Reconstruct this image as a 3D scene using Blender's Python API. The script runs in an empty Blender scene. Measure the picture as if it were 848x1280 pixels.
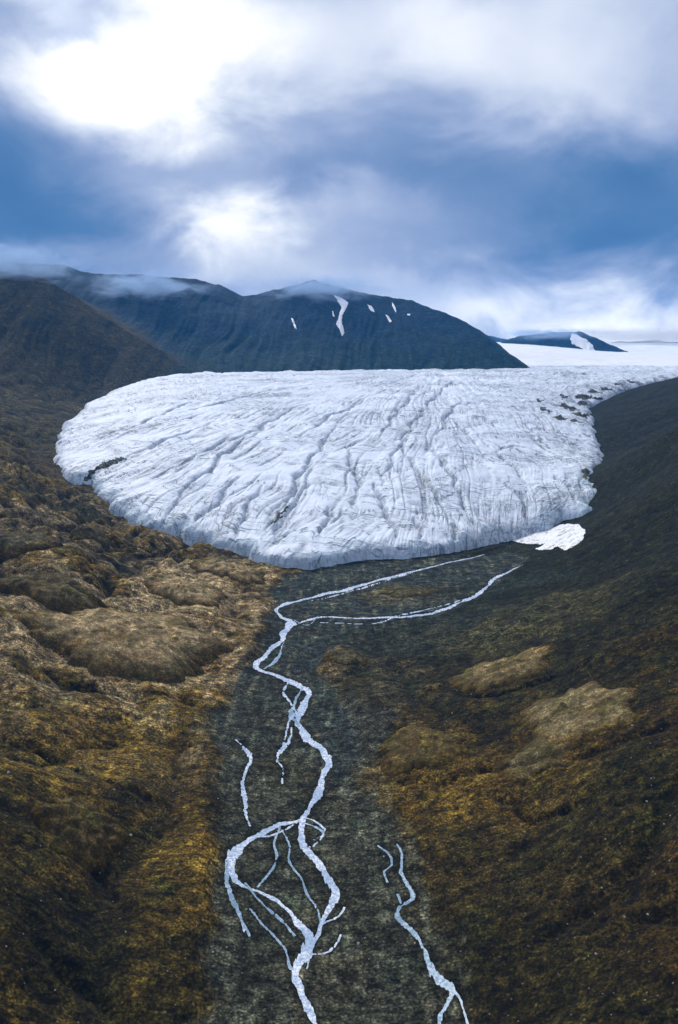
import bpy, bmesh, math, random
import numpy as np
from mathutils import Vector
from mathutils.bvhtree import BVHTree

random.seed(7)
rng = np.random.default_rng(11)
SC = bpy.context.scene
COL = SC.collection
R = math.radians

# ------------------------------------------------------------------ camera
H = 300.0
FPX = 996.0
PITCH = math.atan(224.5 / 996.0)
CP, SP = math.cos(PITCH), math.sin(PITCH)


def ray(u, v):
    u = np.asarray(u, float); v = np.asarray(v, float)
    a = (u - 424.0) / FPX
    b = -(v - 640.0) / FPX
    d = np.stack([a, CP + b * SP, -SP + b * CP], -1)
    return d / np.linalg.norm(d, axis=-1, keepdims=True)


def at_z(u, v, z):
    d = ray(u, v)
    t = (z - H) / d[2]
    return (d[0] * t, d[1] * t, z)


def at_y(u, v, y):
    d = ray(u, v)
    t = y / d[1]
    return (d[0] * t, y, H + d[2] * t)


# ------------------------------------------------------------------ noise
_perm = rng.permutation(4096)


def _hash(ix, iy, seed):
    return _perm[(_perm[(ix + seed * 71) & 4095] + iy) & 4095]


_ang = rng.random(4096) * 2 * np.pi
_gx, _gy = np.cos(_ang), np.sin(_ang)


def perlin(x, y, seed=0):
    x0 = np.floor(x); y0 = np.floor(y)
    fx = x - x0; fy = y - y0
    ix = x0.astype(np.int64); iy = y0.astype(np.int64)
    sx = fx * fx * fx * (fx * (fx * 6 - 15) + 10)
    sy = fy * fy * fy * (fy * (fy * 6 - 15) + 10)

    def g(dx, dy):
        h = _hash(ix + dx, iy + dy, seed)
        return _gx[h] * (fx - dx) + _gy[h] * (fy - dy)
    a = g(0, 0); b = g(1, 0); c = g(0, 1); d = g(1, 1)
    return (a + sx * (b - a)) * (1 - sy) + (c + sx * (d - c)) * sy      # about -0.7 .. 0.7


def fbm(x, y, octv=4, seed=0, gain=0.5, lac=2.03):
    s = 0; a = 1.0
    for k in range(octv):
        s = s + a * perlin(x, y, seed + k)
        x = x * lac + 3.1; y = y * lac - 1.7; a *= gain
    return s


def sstep(a, b, x):
    t = np.clip((x - a) / (b - a), 0, 1)
    return t * t * (3 - 2 * t)


def smin(a, b, k):
    h = np.clip(0.5 + 0.5 * (b - a) / k, 0, 1)
    return b + (a - b) * h - k * h * (1 - h)


def smax(a, b, k):
    return -smin(-a, -b, k)


def seg_dist(x, y, pts, closed=False):
    """distance to a polyline, the position along it, and the segment parameter"""
    best = np.full(x.shape, 1e18); arc = np.zeros(x.shape); zz = np.zeros(x.shape); side = np.zeros(x.shape)
    n = len(pts); s0 = 0.0
    rngs = range(n if closed else n - 1)
    for i in rngs:
        p = pts[i]; q = pts[(i + 1) % n]
        dx, dy = q[0] - p[0], q[1] - p[1]
        L2 = dx * dx + dy * dy
        if L2 < 1e-9:
            continue
        t = np.clip(((x - p[0]) * dx + (y - p[1]) * dy) / L2, 0, 1)
        ex = x - p[0] - t * dx; ey = y - p[1] - t * dy
        d = ex * ex + ey * ey
        m = d < best
        best = np.where(m, d, best)
        L = math.sqrt(L2)
        arc = np.where(m, s0 + t * L, arc)
        if len(p) > 2:
            zz = np.where(m, p[2] + t * (q[2] - p[2]), zz)
        s0 += L
    return np.sqrt(best), arc, zz


def inside(x, y, pts):
    c = np.zeros(x.shape, bool)
    n = len(pts)
    for i in range(n):
        x1, y1 = pts[i][0], pts[i][1]; x2, y2 = pts[(i + 1) % n][0], pts[(i + 1) % n][1]
        if y1 == y2:
            continue
        m = ((y1 > y) != (y2 > y)) & (x < (x2 - x1) * (y - y1) / (y2 - y1) + x1)
        c ^= m
    return c


def sdist(x, y, pts):
    d, arc, _ = seg_dist(x, y, pts, True)
    return np.where(inside(x, y, pts), d, -d), arc


# ------------------------------------------------------------------ valley shape: a smooth sheet through surveyed heights
ctrl_px = [
    # valley floor
    (260, 1280, 2), (420, 1280, 0), (590, 1280, 2), (330, 1100, 0), (450, 1100, 0), (540, 1130, 2), (268, 1000, 2), (400, 1000, 0),
    (480, 965, 3), (268, 910, 3), (400, 900, 2), (335, 830, 4), (390, 800, 4), (345, 760, 5), (420, 745, 6), (350, 714, 8),
    (480, 765, 6), (450, 705, 10), (560, 692, 14), (640, 690, 16),
    # left side
    (130, 1280, 14), (0, 1280, 32), (200, 1100, 10), (100, 1100, 24), (0, 1100, 44), (200, 950, 12), (100, 950, 28), (0, 950, 50),
    (250, 860, 8), (150, 800, 28), (50, 860, 36), (0, 830, 52), (290, 770, 11), (210, 730, 24), (60, 740, 52), (0, 700, 68),
    (100, 640, 48), (150, 648, 28), (230, 680, 18), (0, 600, 92), (58, 560, 76), (0, 500, 140), (100, 505, 116), (160, 478, 150),
    # right side
    (848, 475, 185), (848, 530, 162), (848, 600, 128), (848, 700, 104), (848, 800, 84), (848, 1000, 66), (848, 1280, 50),
    (700, 1280, 16), (700, 1100, 26), (700, 950, 34), (620, 1050, 12), (600, 950, 18), (520, 900, 12), (620, 830, 24), (700, 870, 36),
    (560, 800, 15), (650, 750, 24), (600, 720, 16), (700, 700, 32), (780, 700, 66), (785, 620, 84), (762, 575, 62), (800, 520, 126),
    (745, 515, 112), (745, 640, 40), (705, 670, 24),
]
cp = [at_z(*c) for c in ctrl_px]
cp += [(0, 120, -4), (0, 0, -6), (-90, 140, 8), (90, 140, 10), (-260, 60, 60), (260, 60, 60), (0, -600, -20), (-500, -500, 90), (500, -500, 90),
       (-650, 300, 150), (650, 300, 140), (-900, 800, 190), (900, 800, 190), (-1300, 1500, 300), (1500, 1500, 300), (0, 1500, 20), (0, 1900, 40),
       (-300, 1600, 35), (300, 1700, 40), (0, 2600, 80), (700, 2600, 90), (-900, 2700, 150), (-2200, 2500, 330), (2300, 2600, 300),
       (0, 4500, 90), (2500, 5000, 100), (-2500, 5000, 200), (0, 9000, 90), (5000, 9000, 100), (-5000, 9000, 150), (-6000, 2000, 300),
       (6000, 2000, 300), (-4000, -3000, 200), (4000, -3000, 200), (0, -4000, -40)]
cp = np.array(cp, float)
SCALE = 1000.0


def _tpsU(r2):
    return 0.5 * r2 * np.log(r2 + 1e-12)


_P = cp[:, :2] / SCALE
_n = len(cp)
_K = _tpsU(((_P[:, None] - _P[None]) ** 2).sum(-1)) + np.eye(_n) * 4e-3
_A = np.zeros((_n + 3, _n + 3))
_A[:_n, :_n] = _K; _A[:_n, _n] = 1; _A[:_n, _n + 1:] = _P
_A[_n, :_n] = 1; _A[_n + 1:, :_n] = _P.T
_w = np.linalg.solve(_A, np.concatenate([cp[:, 2], [0, 0, 0]]))


def base_z(x, y):
    x = np.asarray(x, float); y = np.asarray(y, float)
    sh = x.shape
    X = x.ravel() / SCALE; Y = y.ravel() / SCALE
    out = np.empty(X.shape)
    for i in range(0, len(X), 60000):
        a = X[i:i + 60000]; b = Y[i:i + 60000]
        r2 = (a[:, None] - _P[None, :, 0]) ** 2 + (b[:, None] - _P[None, :, 1]) ** 2
        out[i:i + 60000] = _tpsU(r2) @ _w[:_n] + _w[_n] + _w[_n + 1] * a + _w[_n + 2] * b
    return out.reshape(sh)


def hit_base(pts):
    """where sight lines through photo points meet the smooth valley sheet"""
    u = np.array([p[0] for p in pts], float); v = np.array([p[1] for p in pts], float)
    d = ray(u, v)
    t = np.geomspace(150, 6000, 700)
    P = d[:, None, :] * t[None, :, None]
    gz = base_z(P[..., 0], P[..., 1])
    below = (P[..., 2] + H) < gz
    k = np.argmax(below, 1); k = np.maximum(k, 1)
    out = []
    for i in range(len(u)):
        a = P[i, k[i] - 1]; b = P[i, k[i]]
        fa = a[2] + H - gz[i, k[i] - 1]; fb = b[2] + H - gz[i, k[i]]
        s = fa / (fa - fb + 1e-9)
        p = a + s * (b - a)
        out.append((p[0], p[1], p[2] + H))
    return out


# valley floor outline (gravel flat)
floor_px = [(235, 1279), (262, 1150), (270, 1010), (262, 905), (300, 838), (325, 800), (338, 750), (346, 716), (450, 700), (545, 696), (640, 688),
            (660, 698), (600, 745), (520, 775), (430, 790), (405, 830), (432, 880), (485, 965), (545, 1120), (602, 1279)]
floor_poly = [(-95, -300), (-75, 200)] + [p[:2] for p in hit_base(floor_px)] + [(75, 200), (90, -300)]

# ------------------------------------------------------------------ mountains: ridgelines with flanks
ridge_main = [at_y(-260, 320, 3500), at_y(-60, 322, 3450), at_y(75, 329, 3350), at_y(110, 339, 3300), at_y(175, 342, 3250), at_y(240, 347, 3250),
              at_y(275, 355, 3330), at_y(310, 369, 3420), at_y(345, 361, 3420), at_y(388, 348, 3350), at_y(430, 359, 3300), at_y(480, 369, 3250),
              at_y(515, 374, 3200), at_y(550, 388, 3100), at_y(580, 402, 3020), at_y(612, 424, 2900), at_y(640, 444, 2800), at_y(668, 465, 2720)]
ridge_hill = [at_y(-500, 290, 2900), at_y(-200, 300, 2850), at_y(0, 336, 2750), at_y(50, 345, 2720), at_y(90, 366, 2650), at_y(135, 398, 2580),
              at_y(180, 428, 2520), at_y(222, 462, 2480), at_y(250, 480, 2450)]
ridge_nunatak = [at_y(628, 426, 4300), at_y(655, 418, 4250), at_y(690, 414, 4200), at_y(722, 413, 4150), at_y(745, 421, 4100), at_y(785, 446, 4000)]
ridge_far = [at_y(560, 419, 7200), at_y(612, 419, 7200), at_y(640, 424, 7200), at_y(730, 430, 7000), at_y(775, 426, 7000), at_y(820, 424, 7000), at_y(870, 429, 7000),
             at_y(960, 425, 7000), at_y(1100, 420, 6800)]
ridge_right = [(1500, 700, 420), (1900, 1700, 520), (2300, 2600, 560), (2900, 4000, 540)]


def flank(x, y, pts, slope, seed, gull=1.0, power=1.0, wob=40):
    wx = x + wob * perlin(x / 260, y / 260, seed + 5); wy = y + wob * perlin(x / 260 + 9, y / 260, seed + 6)
    h = np.full(x.shape, -1e4); d = np.full(x.shape, 1e9)
    for p, q in zip(pts, pts[1:]):
        di, _, zi = seg_dist(wx, wy, [p, q])
        h = smax(h, zi - slope * di, 14); d = np.minimum(d, di)
    L = math.hypot(pts[-1][0] - pts[0][0], pts[-1][1] - pts[0][1])
    tx, ty = (pts[-1][0] - pts[0][0]) / L, (pts[-1][1] - pts[0][1]) / L
    s = wx * tx + wy * ty; c = -wx * ty + wy * tx
    s = s + .25 * c + 40 * perlin(x / 300, y / 300, seed + 7)
    g = np.abs(perlin(s / 130, c / 900, seed)) * 1.3 + 0.5 * np.abs(perlin(s / 48, c / 420, seed + 1)) + 0.3 * np.abs(perlin(s / 19, c / 200, seed + 2))
    amp = np.minimum(d * 0.16, 44) * gull
    h = h - 5 + (g - 0.40) * amp
    return h + 4.0 * fbm(x / 60, y / 60, 5, seed + 9) - 2.0 * np.abs(perlin(s / 25, s * 0 + 3.3, seed + 4))


def mountains(x, y):
    far = y > 1500
    m1 = np.full(x.shape, -500.0); m2 = m1.copy(); m3 = m1.copy(); m4 = m1.copy(); m5 = m1.copy()
    k = (y > 1700) & (y < 6000)
    m1[k] = flank(x[k], y[k], ridge_main, 0.425 + .22 * sstep(480, 700, x[k]), 100, .62)
    k = (y > 1300) & (y < 4600) & (x < 400)
    m2[k] = flank(x[k], y[k], ridge_hill, 0.47 + .22 * sstep(-950, -640, x[k]), 130, 0.95, wob=30)
    k = (y > 3300) & (y < 5500)
    m3[k] = flank(x[k], y[k], ridge_nunatak, 0.42, 160, 0.5, wob=30)
    k = (y > 5200)
    m4[k] = flank(x[k], y[k], ridge_far, 0.22, 190, 0.5, wob=60)
    k = (x > 500)
    m5[k] = flank(x[k], y[k], ridge_right, 0.45, 220, 1.0)
    return m1, m2, m3, m4, m5


# ------------------------------------------------------------------ ice
ice_px = [(340, 708), (375, 711), (420, 706), (470, 700), (530, 696), (575, 690), (625, 678), (668, 668), (705, 650), (738, 638), (744, 612), (738, 590), (754, 574),
          (746, 552), (742, 530), (734, 512)]
ice_left_px = [(68, 560), (72, 580), (84, 596), (112, 606), (142, 640), (180, 658), (232, 672), (290, 690), (340, 708)]
_r = hit_base(ice_px)
_l = hit_base(ice_left_px)
ice_poly = [p[:2] for p in _l[:-1]] + [p[:2] for p in _r]
ice_poly += [(870, 2240), (1050, 2330), (1500, 2700), (2200, 3300), (5000, 9800), (-4000, 9800), (-1800, 4200), (-1000, 3000), (-640, 2560)]
ice_poly += [p[:2] for p in hit_base([(166, 482), (110, 508), (76, 540)])]


def ice_target(x, y):
    r = np.hypot(x * 0.75, y)
    t = np.clip((r - 1010) / 1450, 0, 1)
    z = 24 + 155 * (1 - (1 - t) ** 1.55)
    z = z + 7 * np.exp(-((x + 30) / 330) ** 2 - ((y - 1500) / 380) ** 2)
    # the snowfield climbing behind
    z = z + sstep(3200, 7500, y) * 32 + sstep(3300, 5200, y) * (26 * fbm(x / 900, y / 1300, 3, 96) + 5 * fbm(x / 260, y / 300, 3, 97)) + 55 * np.exp(-((x - 900) / 600) ** 2 - ((y - 4350) / 650) ** 2)
    z = z + 45 * np.exp(-((x - 750) / 350) ** 2 - ((y - 3500) / 600) ** 2) * sstep(2750, 3400, y)
    return z


SRC = (300.0, 2560.0)


def hit_ice(pts):
    out = []
    for (u, v) in pts:
        d = ray(u, v); t = np.linspace(900, 3200, 1200)
        P = d[None] * t[:, None]
        k = int(np.argmax(P[:, 2] + H < ice_target(P[:, 0], P[:, 1]) - 4))
        out.append((P[k, 0], P[k, 1]))
    return out


CREV_PX = [
    [(566, 478), (530, 515), (505, 548), (488, 585), (478, 610)], [(520, 490), (488, 530), (470, 556)], [(420, 536), (396, 566), (372, 604), (352, 640), (338, 668)],
    [(392, 590), (368, 630), (352, 664), (344, 684)], [(466, 606), (482, 640), (494, 672)], [(436, 560), (446, 600), (440, 640)], [(540, 560), (566, 600), (588, 632), (606, 658)],
    [(500, 560), (530, 600), (552, 640)], [(600, 545), (640, 580), (664, 604)], [(630, 600), (660, 625), (684, 640)], [(560, 520), (600, 560)], [(330, 540), (270, 580), (228, 616), (205, 640)],
    [(380, 508), (320, 540), (250, 570), (190, 596)], [(270, 530), (200, 555), (150, 575)], [(300, 600), (262, 636), (244, 660)], [(330, 610), (300, 648), (288, 676)], [(240, 505), (180, 528), (120, 545)],
    [(340, 490), (270, 508), (220, 520)], [(650, 520), (690, 548), (716, 560)], [(640, 490), (670, 508), (694, 528)], [(560, 640), (570, 664), (572, 684)], [(520, 650), (524, 676)], [(410, 640), (404, 676)],
    [(620, 560), (650, 552), (690, 560)], [(460, 500), (400, 530), (372, 552)], [(580, 500), (560, 520), (548, 548)], [(690, 590), (712, 606), (730, 612)],
]
CREV = [hit_ice(p) for p in CREV_PX]


def ice_fields(x, y):
    dm0, arc = sdist(x, y, ice_poly)
    jag = 16 * perlin(arc / 75, arc * 0 + 1.1, 41) + 11 * perlin(arc / 24, arc * 0 + 7.7, 42) + 4 * fbm(x / 14, y / 14, 2, 43)
    near = np.exp(-np.abs(dm0) / 90)
    dm = dm0 + jag * near
    dx = x - SRC[0]; dy = y - SRC[1]
    r = np.hypot(dx, dy * 0.85)
    th = np.arctan2(dx, -dy)
    wth = th + 0.075 * perlin(x / 420, y / 420, 50) + 0.014 * perlin(x / 120, y / 120, 51)
    wr = r + 30 * perlin(x / 210, y / 210, 52)
    fade = sstep(3300, 2500, y)
    # flow bands and crevasses splaying out towards the margin
    g1 = perlin(wth * 20, wr / 700, 53)
    g2 = perlin(wth * 48, wr / 420, 54)
    g3 = perlin(wth * 110, wr / 210, 55)
    g4 = perlin(wth * 210, wr / 150, 65)
    # crevasses across the flow, bent round the lobe
    t1 = perlin(wr / 60 + 1.5 * wth, wth * 7, 56)
    t2 = perlin(wr / 27 + 3 * wth, wth * 13, 57)

    def groove(n, w):
        return np.exp(-(n / w) ** 2)
    pm = sstep(-0.12, 0.2, perlin(x / 160, y / 160, 58)); pm2 = sstep(-0.15, 0.2, perlin(x / 120, y / 120 + 8, 59)); pm3 = sstep(-0.08, 0.22, perlin(x / 150 + 4, y / 150, 60))
    pm4 = sstep(-.1, .25, perlin(x / 70 + 4, y / 110, 67))
    margin = sstep(330, 60, dm)
    gr = (1.0 * groove(g2, 0.04) * (0.2 + 0.8 * pm) + 0.75 * groove(g3, 0.06) * pm2 * (.4 + .6 * pm4) + .5 * groove(g4, .08) * pm4 * margin
          + 1.0 * groove(t1, 0.045) * pm3 * pm4 + 0.55 * groove(t2, 0.07) * pm3 * pm2 + 1.1 * groove(g1, 0.02) * pm2)
    rough = fbm(x / 22, y / 30, 4, 66)
    big = np.zeros(x.shape)
    cx_ = x + 16 * perlin(x / 60, y / 60, 98) + 5 * perlin(x / 18, y / 18, 99); cy_ = y + 22 * perlin(x / 60, y / 60, 110) + 6 * perlin(x / 18, y / 18, 111)
    for n_, P in enumerate(CREV):
        xs = [p[0] for p in P]; ys = [p[1] for p in P]
        m = (x > min(xs) - 40) & (x < max(xs) + 40) & (y > min(ys) - 60) & (y < max(ys) + 60)
        if not m.any(): continue
        d, arc_, _ = seg_dist(cx_[m], cy_[m], P)
        Lt = sum(math.hypot(b[0] - a[0], b[1] - a[1]) for a, b in zip(P, P[1:]))
        tt = np.clip(arc_ / Lt, 0, 1)
        wd = (1.6 + 3.2 * np.sin(np.pi * np.clip(tt, .06, .94))) * (1 + .8 * perlin(arc_ / 30, arc_ * 0 + n_, 112))
        big[m] = np.maximum(big[m], np.exp(-(d / np.maximum(wd, .8)) ** 2) * np.sin(np.pi * np.clip(tt, .04, .96)) ** .4)
    bil = np.abs(perlin(x / 48 + .8 * g1, y / 62, 68)) ** .8; bil2 = np.abs(perlin(x / 21 + .5 * g2, y / 30, 69)) ** .8
    relief = 4 * g1 + 1.0 * g2 + .4 * g3 + .6 * t1 + 5.0 * fbm(x / 85, y / 85, 3, 61) + 5.5 * bil + 1.8 * bil2 + .8 * np.abs(rough)
    depth = 3.0 * np.minimum(gr, 1.5) + 7.5 * big
    gr = np.maximum(gr * .9, big * 1.15)
    wild = sstep(-100, 450, x) * 0.55 + 0.75
    dz = (relief * wild - depth) * (0.12 + 0.88 * fade)
    tgt = ice_target(x, y) + dz
    gz = base_z(x, y)
    front = np.exp(-((x - 15) / 230) ** 2) * sstep(1500, 1200, y)
    cl = np.maximum(2.5, 3.5 + 17 * front + 6 * perlin(arc / 60, arc * 0 + 3, 62) + 4 * perlin(arc / 17, arc * 0 + 5, 63))
    dpos = np.maximum(dm, 0)
    prof = gz + cl * (1 - np.exp(-dpos / (3.5 + 9 * sstep(.1, -.35, perlin(x / 45, y / 45, 64))))) + 1.55 * dpos ** 0.74 + np.clip(dz * 0.7, -6, 4) * sstep(0, 25, dm)
    z = smin(tgt, prof, 22)
    z = np.where(dm < 0, np.minimum(gz + dm * 2.0, z), z)
    return z, dm, gr * fade, cl, gz, front, wth, wr


_hp = [(160, 805, 95), (62, 742, 45), (235, 735, 55), (275, 710, 60), (30, 682, 40), (628, 842, 45), (722, 895, 55), (520, 940, 35)]
HUMPS = [(q[0], q[1], p[2]) for p, q in zip(_hp, hit_base(_hp))]

# ------------------------------------------------------------------ meltwater channels: their courses over the flat
def smooth_path(pts, n):
    pts = [np.array(p, float) for p in pts]
    pts = [2 * pts[0] - pts[1]] + pts + [2 * pts[-1] - pts[-2]]
    out = []
    for i in range(1, len(pts) - 2):
        p0, p1, p2, p3 = pts[i - 1:i + 3]
        for t in np.linspace(0, 1, n, endpoint=False):
            out.append(.5 * (2 * p1 + (p2 - p0) * t + (2 * p0 - 5 * p1 + 4 * p2 - p3) * t * t + (3 * p1 - p0 - 3 * p2 + p3) * t ** 3))
    out.append(pts[-2])
    return out


def ribbon_points(path, seed):
    """photo-read course (u, v, width in photo px) -> world centreline with widths"""
    sm = smooth_path(path, 10)
    W = hit_base([(p[0], p[1]) for p in sm])
    res = []
    for p, w in zip(sm, W):
        dist = math.sqrt(w[0] ** 2 + w[1] ** 2 + (w[2] - H) ** 2)
        res.append((w[0], w[1], p[2] * dist / FPX))
    # resample every 1.6 m
    out = [res[0]]; acc = 0
    for a, b in zip(res, res[1:]):
        L = math.hypot(b[0] - a[0], b[1] - a[1]); k = max(1, int(L / (.9 if b[1] < 560 else 1.6)))
        for i in range(1, k + 1):
            t = i / k; out.append(tuple(a[j] + (b[j] - a[j]) * t for j in range(3)))
    return out


main = [(640, 680, 3), (612, 689, 3), (585, 696, 4), (560, 701, 4), (540, 706, 4), (520, 711, 4), (490, 718, 5), (455, 728, 6), (420, 737, 7), (385, 745, 7), (348, 757, 9), (352, 768, 8), (365, 775, 9), (352, 792, 9), (340, 808, 9), (322, 828, 8),
        (345, 841, 6), (372, 852, 8), (386, 861, 9), (376, 882, 9), (374, 903, 9), (390, 925, 9), (411, 947, 10), (406, 965, 10), (398, 985, 11), (389, 1003, 10), (375, 1020, 10)]
STREAMS = []


def stream(paths, kind, label, seed, ragged=.5):
    lines = []
    for n_, p in enumerate(paths):
        A = np.array(ribbon_points(p, seed)); sd = seed + n_
        s = np.concatenate([[0], np.cumsum(np.hypot(*(np.diff(A[:, :2], axis=0).T)))])
        wob = (perlin(s / 9, s * 0 + sd, 80) * .2 + perlin(s / 24, s * 0 + sd, 85) * .5 + perlin(s / 55, s * 0 + sd, 86) * .55) * (A[:, 2] + 1.6)
        wid = np.maximum(.35, 1 + 1.15 * perlin(s / 34, s * 0 + sd * 1.3, 81) + .6 * perlin(s / 12, s * 0 + sd, 82))
        hw = .37 * A[:, 2] * wid * np.minimum(1, .12 + np.minimum(s, s[-1] - s) / 22)
        T = np.gradient(A[:, :2], axis=0); T /= np.linalg.norm(T, axis=1, keepdims=True) + 1e-9
        N = np.stack([T[:, 1], -T[:, 0]], 1)
        c = A[:, :2] + N * wob[:, None]
        lines.append(np.concatenate([c, hw[:, None], N], 1))
    STREAMS.append((lines, kind, label, ragged))


stream([main + [(345, 1027, 11), (318, 1040, 12), (296, 1060, 12), (288, 1080, 12), (300, 1098, 10), (330, 1112, 8), (356, 1130, 8), (374, 1148, 9), (384, 1167, 10), (385, 1185, 12), (374, 1207, 13),
         (372, 1225, 14), (377, 1242, 13), (390, 1265, 13), (400, 1300, 13)]], 'w', 'main white meltwater stream winding from the ice front round the left loop of the flat', 1, .38)
stream([[(389, 1001, 7), (378, 1020, 8), (379, 1045, 8), (392, 1070, 8), (410, 1095, 9), (421, 1112, 9), (404, 1140, 9), (398, 1160, 8), (388, 1185, 9), (382, 1205, 8)]], 'w',
       'narrow right loop of the stream crossing the gravel flat', 3, .42)
stream([[(655, 703, 4), (632, 713, 5), (618, 722, 6), (605, 735, 6), (585, 746, 7), (560, 757, 8), (530, 765, 7), (490, 769, 6), (450, 770, 5), (410, 768, 4), (385, 772, 4), (368, 778, 5)]],
       'w', 'side stream from the snow bank joining the main stream', 4, .55)
stream([[(472, 1052, 3), (484, 1060, 5), (488, 1076, 5), (479, 1084, 4), (485, 1098, 4)], [(496, 1050, 3), (504, 1062, 3), (503, 1085, 4), (515, 1105, 5), (516, 1118, 5), (502, 1128, 6), (498, 1140, 7), (508, 1155, 7), (522, 1172, 7), (534, 1192, 7), (545, 1210, 9), (560, 1224, 9),
         (567, 1232, 9), (560, 1245, 7), (551, 1262, 6), (550, 1300, 7)], [(566, 1230, 5), (578, 1242, 4), (584, 1262, 4), (588, 1290, 5)], [(497, 1112, 3), (503, 1124, 3)]], 'b', 'thin blue stream along the right edge of the flat', 6, .5)
stream([[(294, 920, 3), (305, 930, 5), (312, 945, 5), (306, 965, 5), (303, 990, 6), (306, 1010, 6), (313, 1028, 5)]], 'w', 'broken thin channel at the left edge of the flat', 10, .75)
stream([[(365, 905, 4), (358, 925, 4), (346, 945, 4), (352, 955, 4), (356, 975, 5)]], 'w', 'short faint channel left of the main stream', 12, .75)
stream([[(376, 1022, 4), (395, 1028, 5), (406, 1038, 5), (392, 1045, 5)], [(350, 1030, 4), (343, 1050, 3), (346, 1068, 3), (334, 1090, 3), (322, 1104, 3)], [(352, 1032, 3), (362, 1052, 3), (361, 1072, 3), (376, 1092, 3), (384, 1112, 3), (398, 1130, 3), (402, 1146, 3)],
        [(306, 1098, 4), (330, 1125, 5), (350, 1145, 5), (368, 1165, 5)], [(283, 1070, 4), (284, 1105, 5), (300, 1140, 4), (312, 1165, 4)], [(312, 1130, 4), (335, 1155, 5), (358, 1185, 5), (362, 1205, 4)]],
       'b', 'shallow blue braids spreading over the gravel between the loops', 14, .72)
stream([[(390, 1187, 4), (408, 1185, 6), (420, 1175, 6), (426, 1162, 4)], [(400, 1150, 3), (420, 1140, 4), (430, 1128, 4)]], 'w',
       'short bright side channels right of the meeting loops', 22, .6)
stream([[(355, 800, 4), (345, 822, 5), (330, 833, 5)], [(378, 855, 5), (368, 875, 5), (364, 890, 5), (374, 905, 5)], [(368, 772, 3), (385, 778, 3), (398, 768, 3)]], 'b',
       'small loops beside the upper stream bend', 26, .6)
stream([[(296, 1060, 3), (285, 1074, 3), (281, 1095, 4), (288, 1120, 4), (300, 1138, 4), (306, 1160, 3)], [(384, 1018, 3), (397, 1022, 4), (408, 1034, 4), (398, 1046, 4), (386, 1054, 3), (379, 1050, 3)],
        [(318, 1040, 3), (334, 1042, 3), (352, 1036, 3), (372, 1024, 4)], [(374, 880, 3), (361, 900, 3), (357, 918, 3), (352, 935, 3)], [(362, 848, 3), (356, 862, 3), (365, 878, 3), (376, 890, 3)]],
       'w', 'thin threads of water splitting from the main stream', 60, .8)
stream([[(520, 712, 3), (480, 724, 3), (440, 736, 3), (410, 744, 3), (388, 748, 3)], [(590, 744, 3), (560, 752, 3), (530, 760, 3), (500, 766, 3), (470, 776, 3), (430, 776, 3), (400, 775, 3)]],
       'w', 'fine threads beside the two upper streams', 70, .8)


def channel(x, y):
    """depth of the cut channels, how far the ground is levelled beside them, and wet gravel"""
    cut = np.zeros(x.shape); lev = np.zeros(x.shape); wet = np.zeros(x.shape)
    sel = (np.abs(x) < 420) & (y > 150) & (y < 1150)
    bars = np.zeros(x.shape); bars[sel] = .55 * fbm(x[sel] / 4.2, y[sel] / 13, 3, 88) + .75 * fbm(x[sel] / 1.2, y[sel] / 6.5, 2, 89) + .35 * fbm(x[sel] / .7, y[sel] / 1.4, 1, 90)
    for lines, kind, label, rag in STREAMS:
        for L in lines:
            st = max(1, int(5 / max(.5, np.hypot(*(L[1, :2] - L[0, :2])))))
            P = [tuple(L[i, :3]) for i in range(0, len(L), st)] + [tuple(L[-1, :3])]
            m = (x > L[:, 0].min() - 26) & (x < L[:, 0].max() + 26) & (y > L[:, 1].min() - 30) & (y < L[:, 1].max() + 30)
            if not m.any(): continue
            d, _, hw = seg_dist(x[m], y[m], P)
            hw = np.maximum(hw, .5)
            c = (1.05 - .5 * rag) * np.exp(-(d / (hw * (1 + .25 * rag))) ** 2) + (.25 + 1.0 * rag) * bars[m] * np.exp(-(d / (hw * 1.7)) ** 2)
            cut[m] = np.maximum(cut[m], c)
            lev[m] = np.maximum(lev[m], np.exp(-(d / (hw * 2 + 4)) ** 4))
            wet[m] = np.maximum(wet[m], np.exp(-(d / (hw * 1.5 + 2.0)) ** 2))
    return cut, lev, wet


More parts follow.
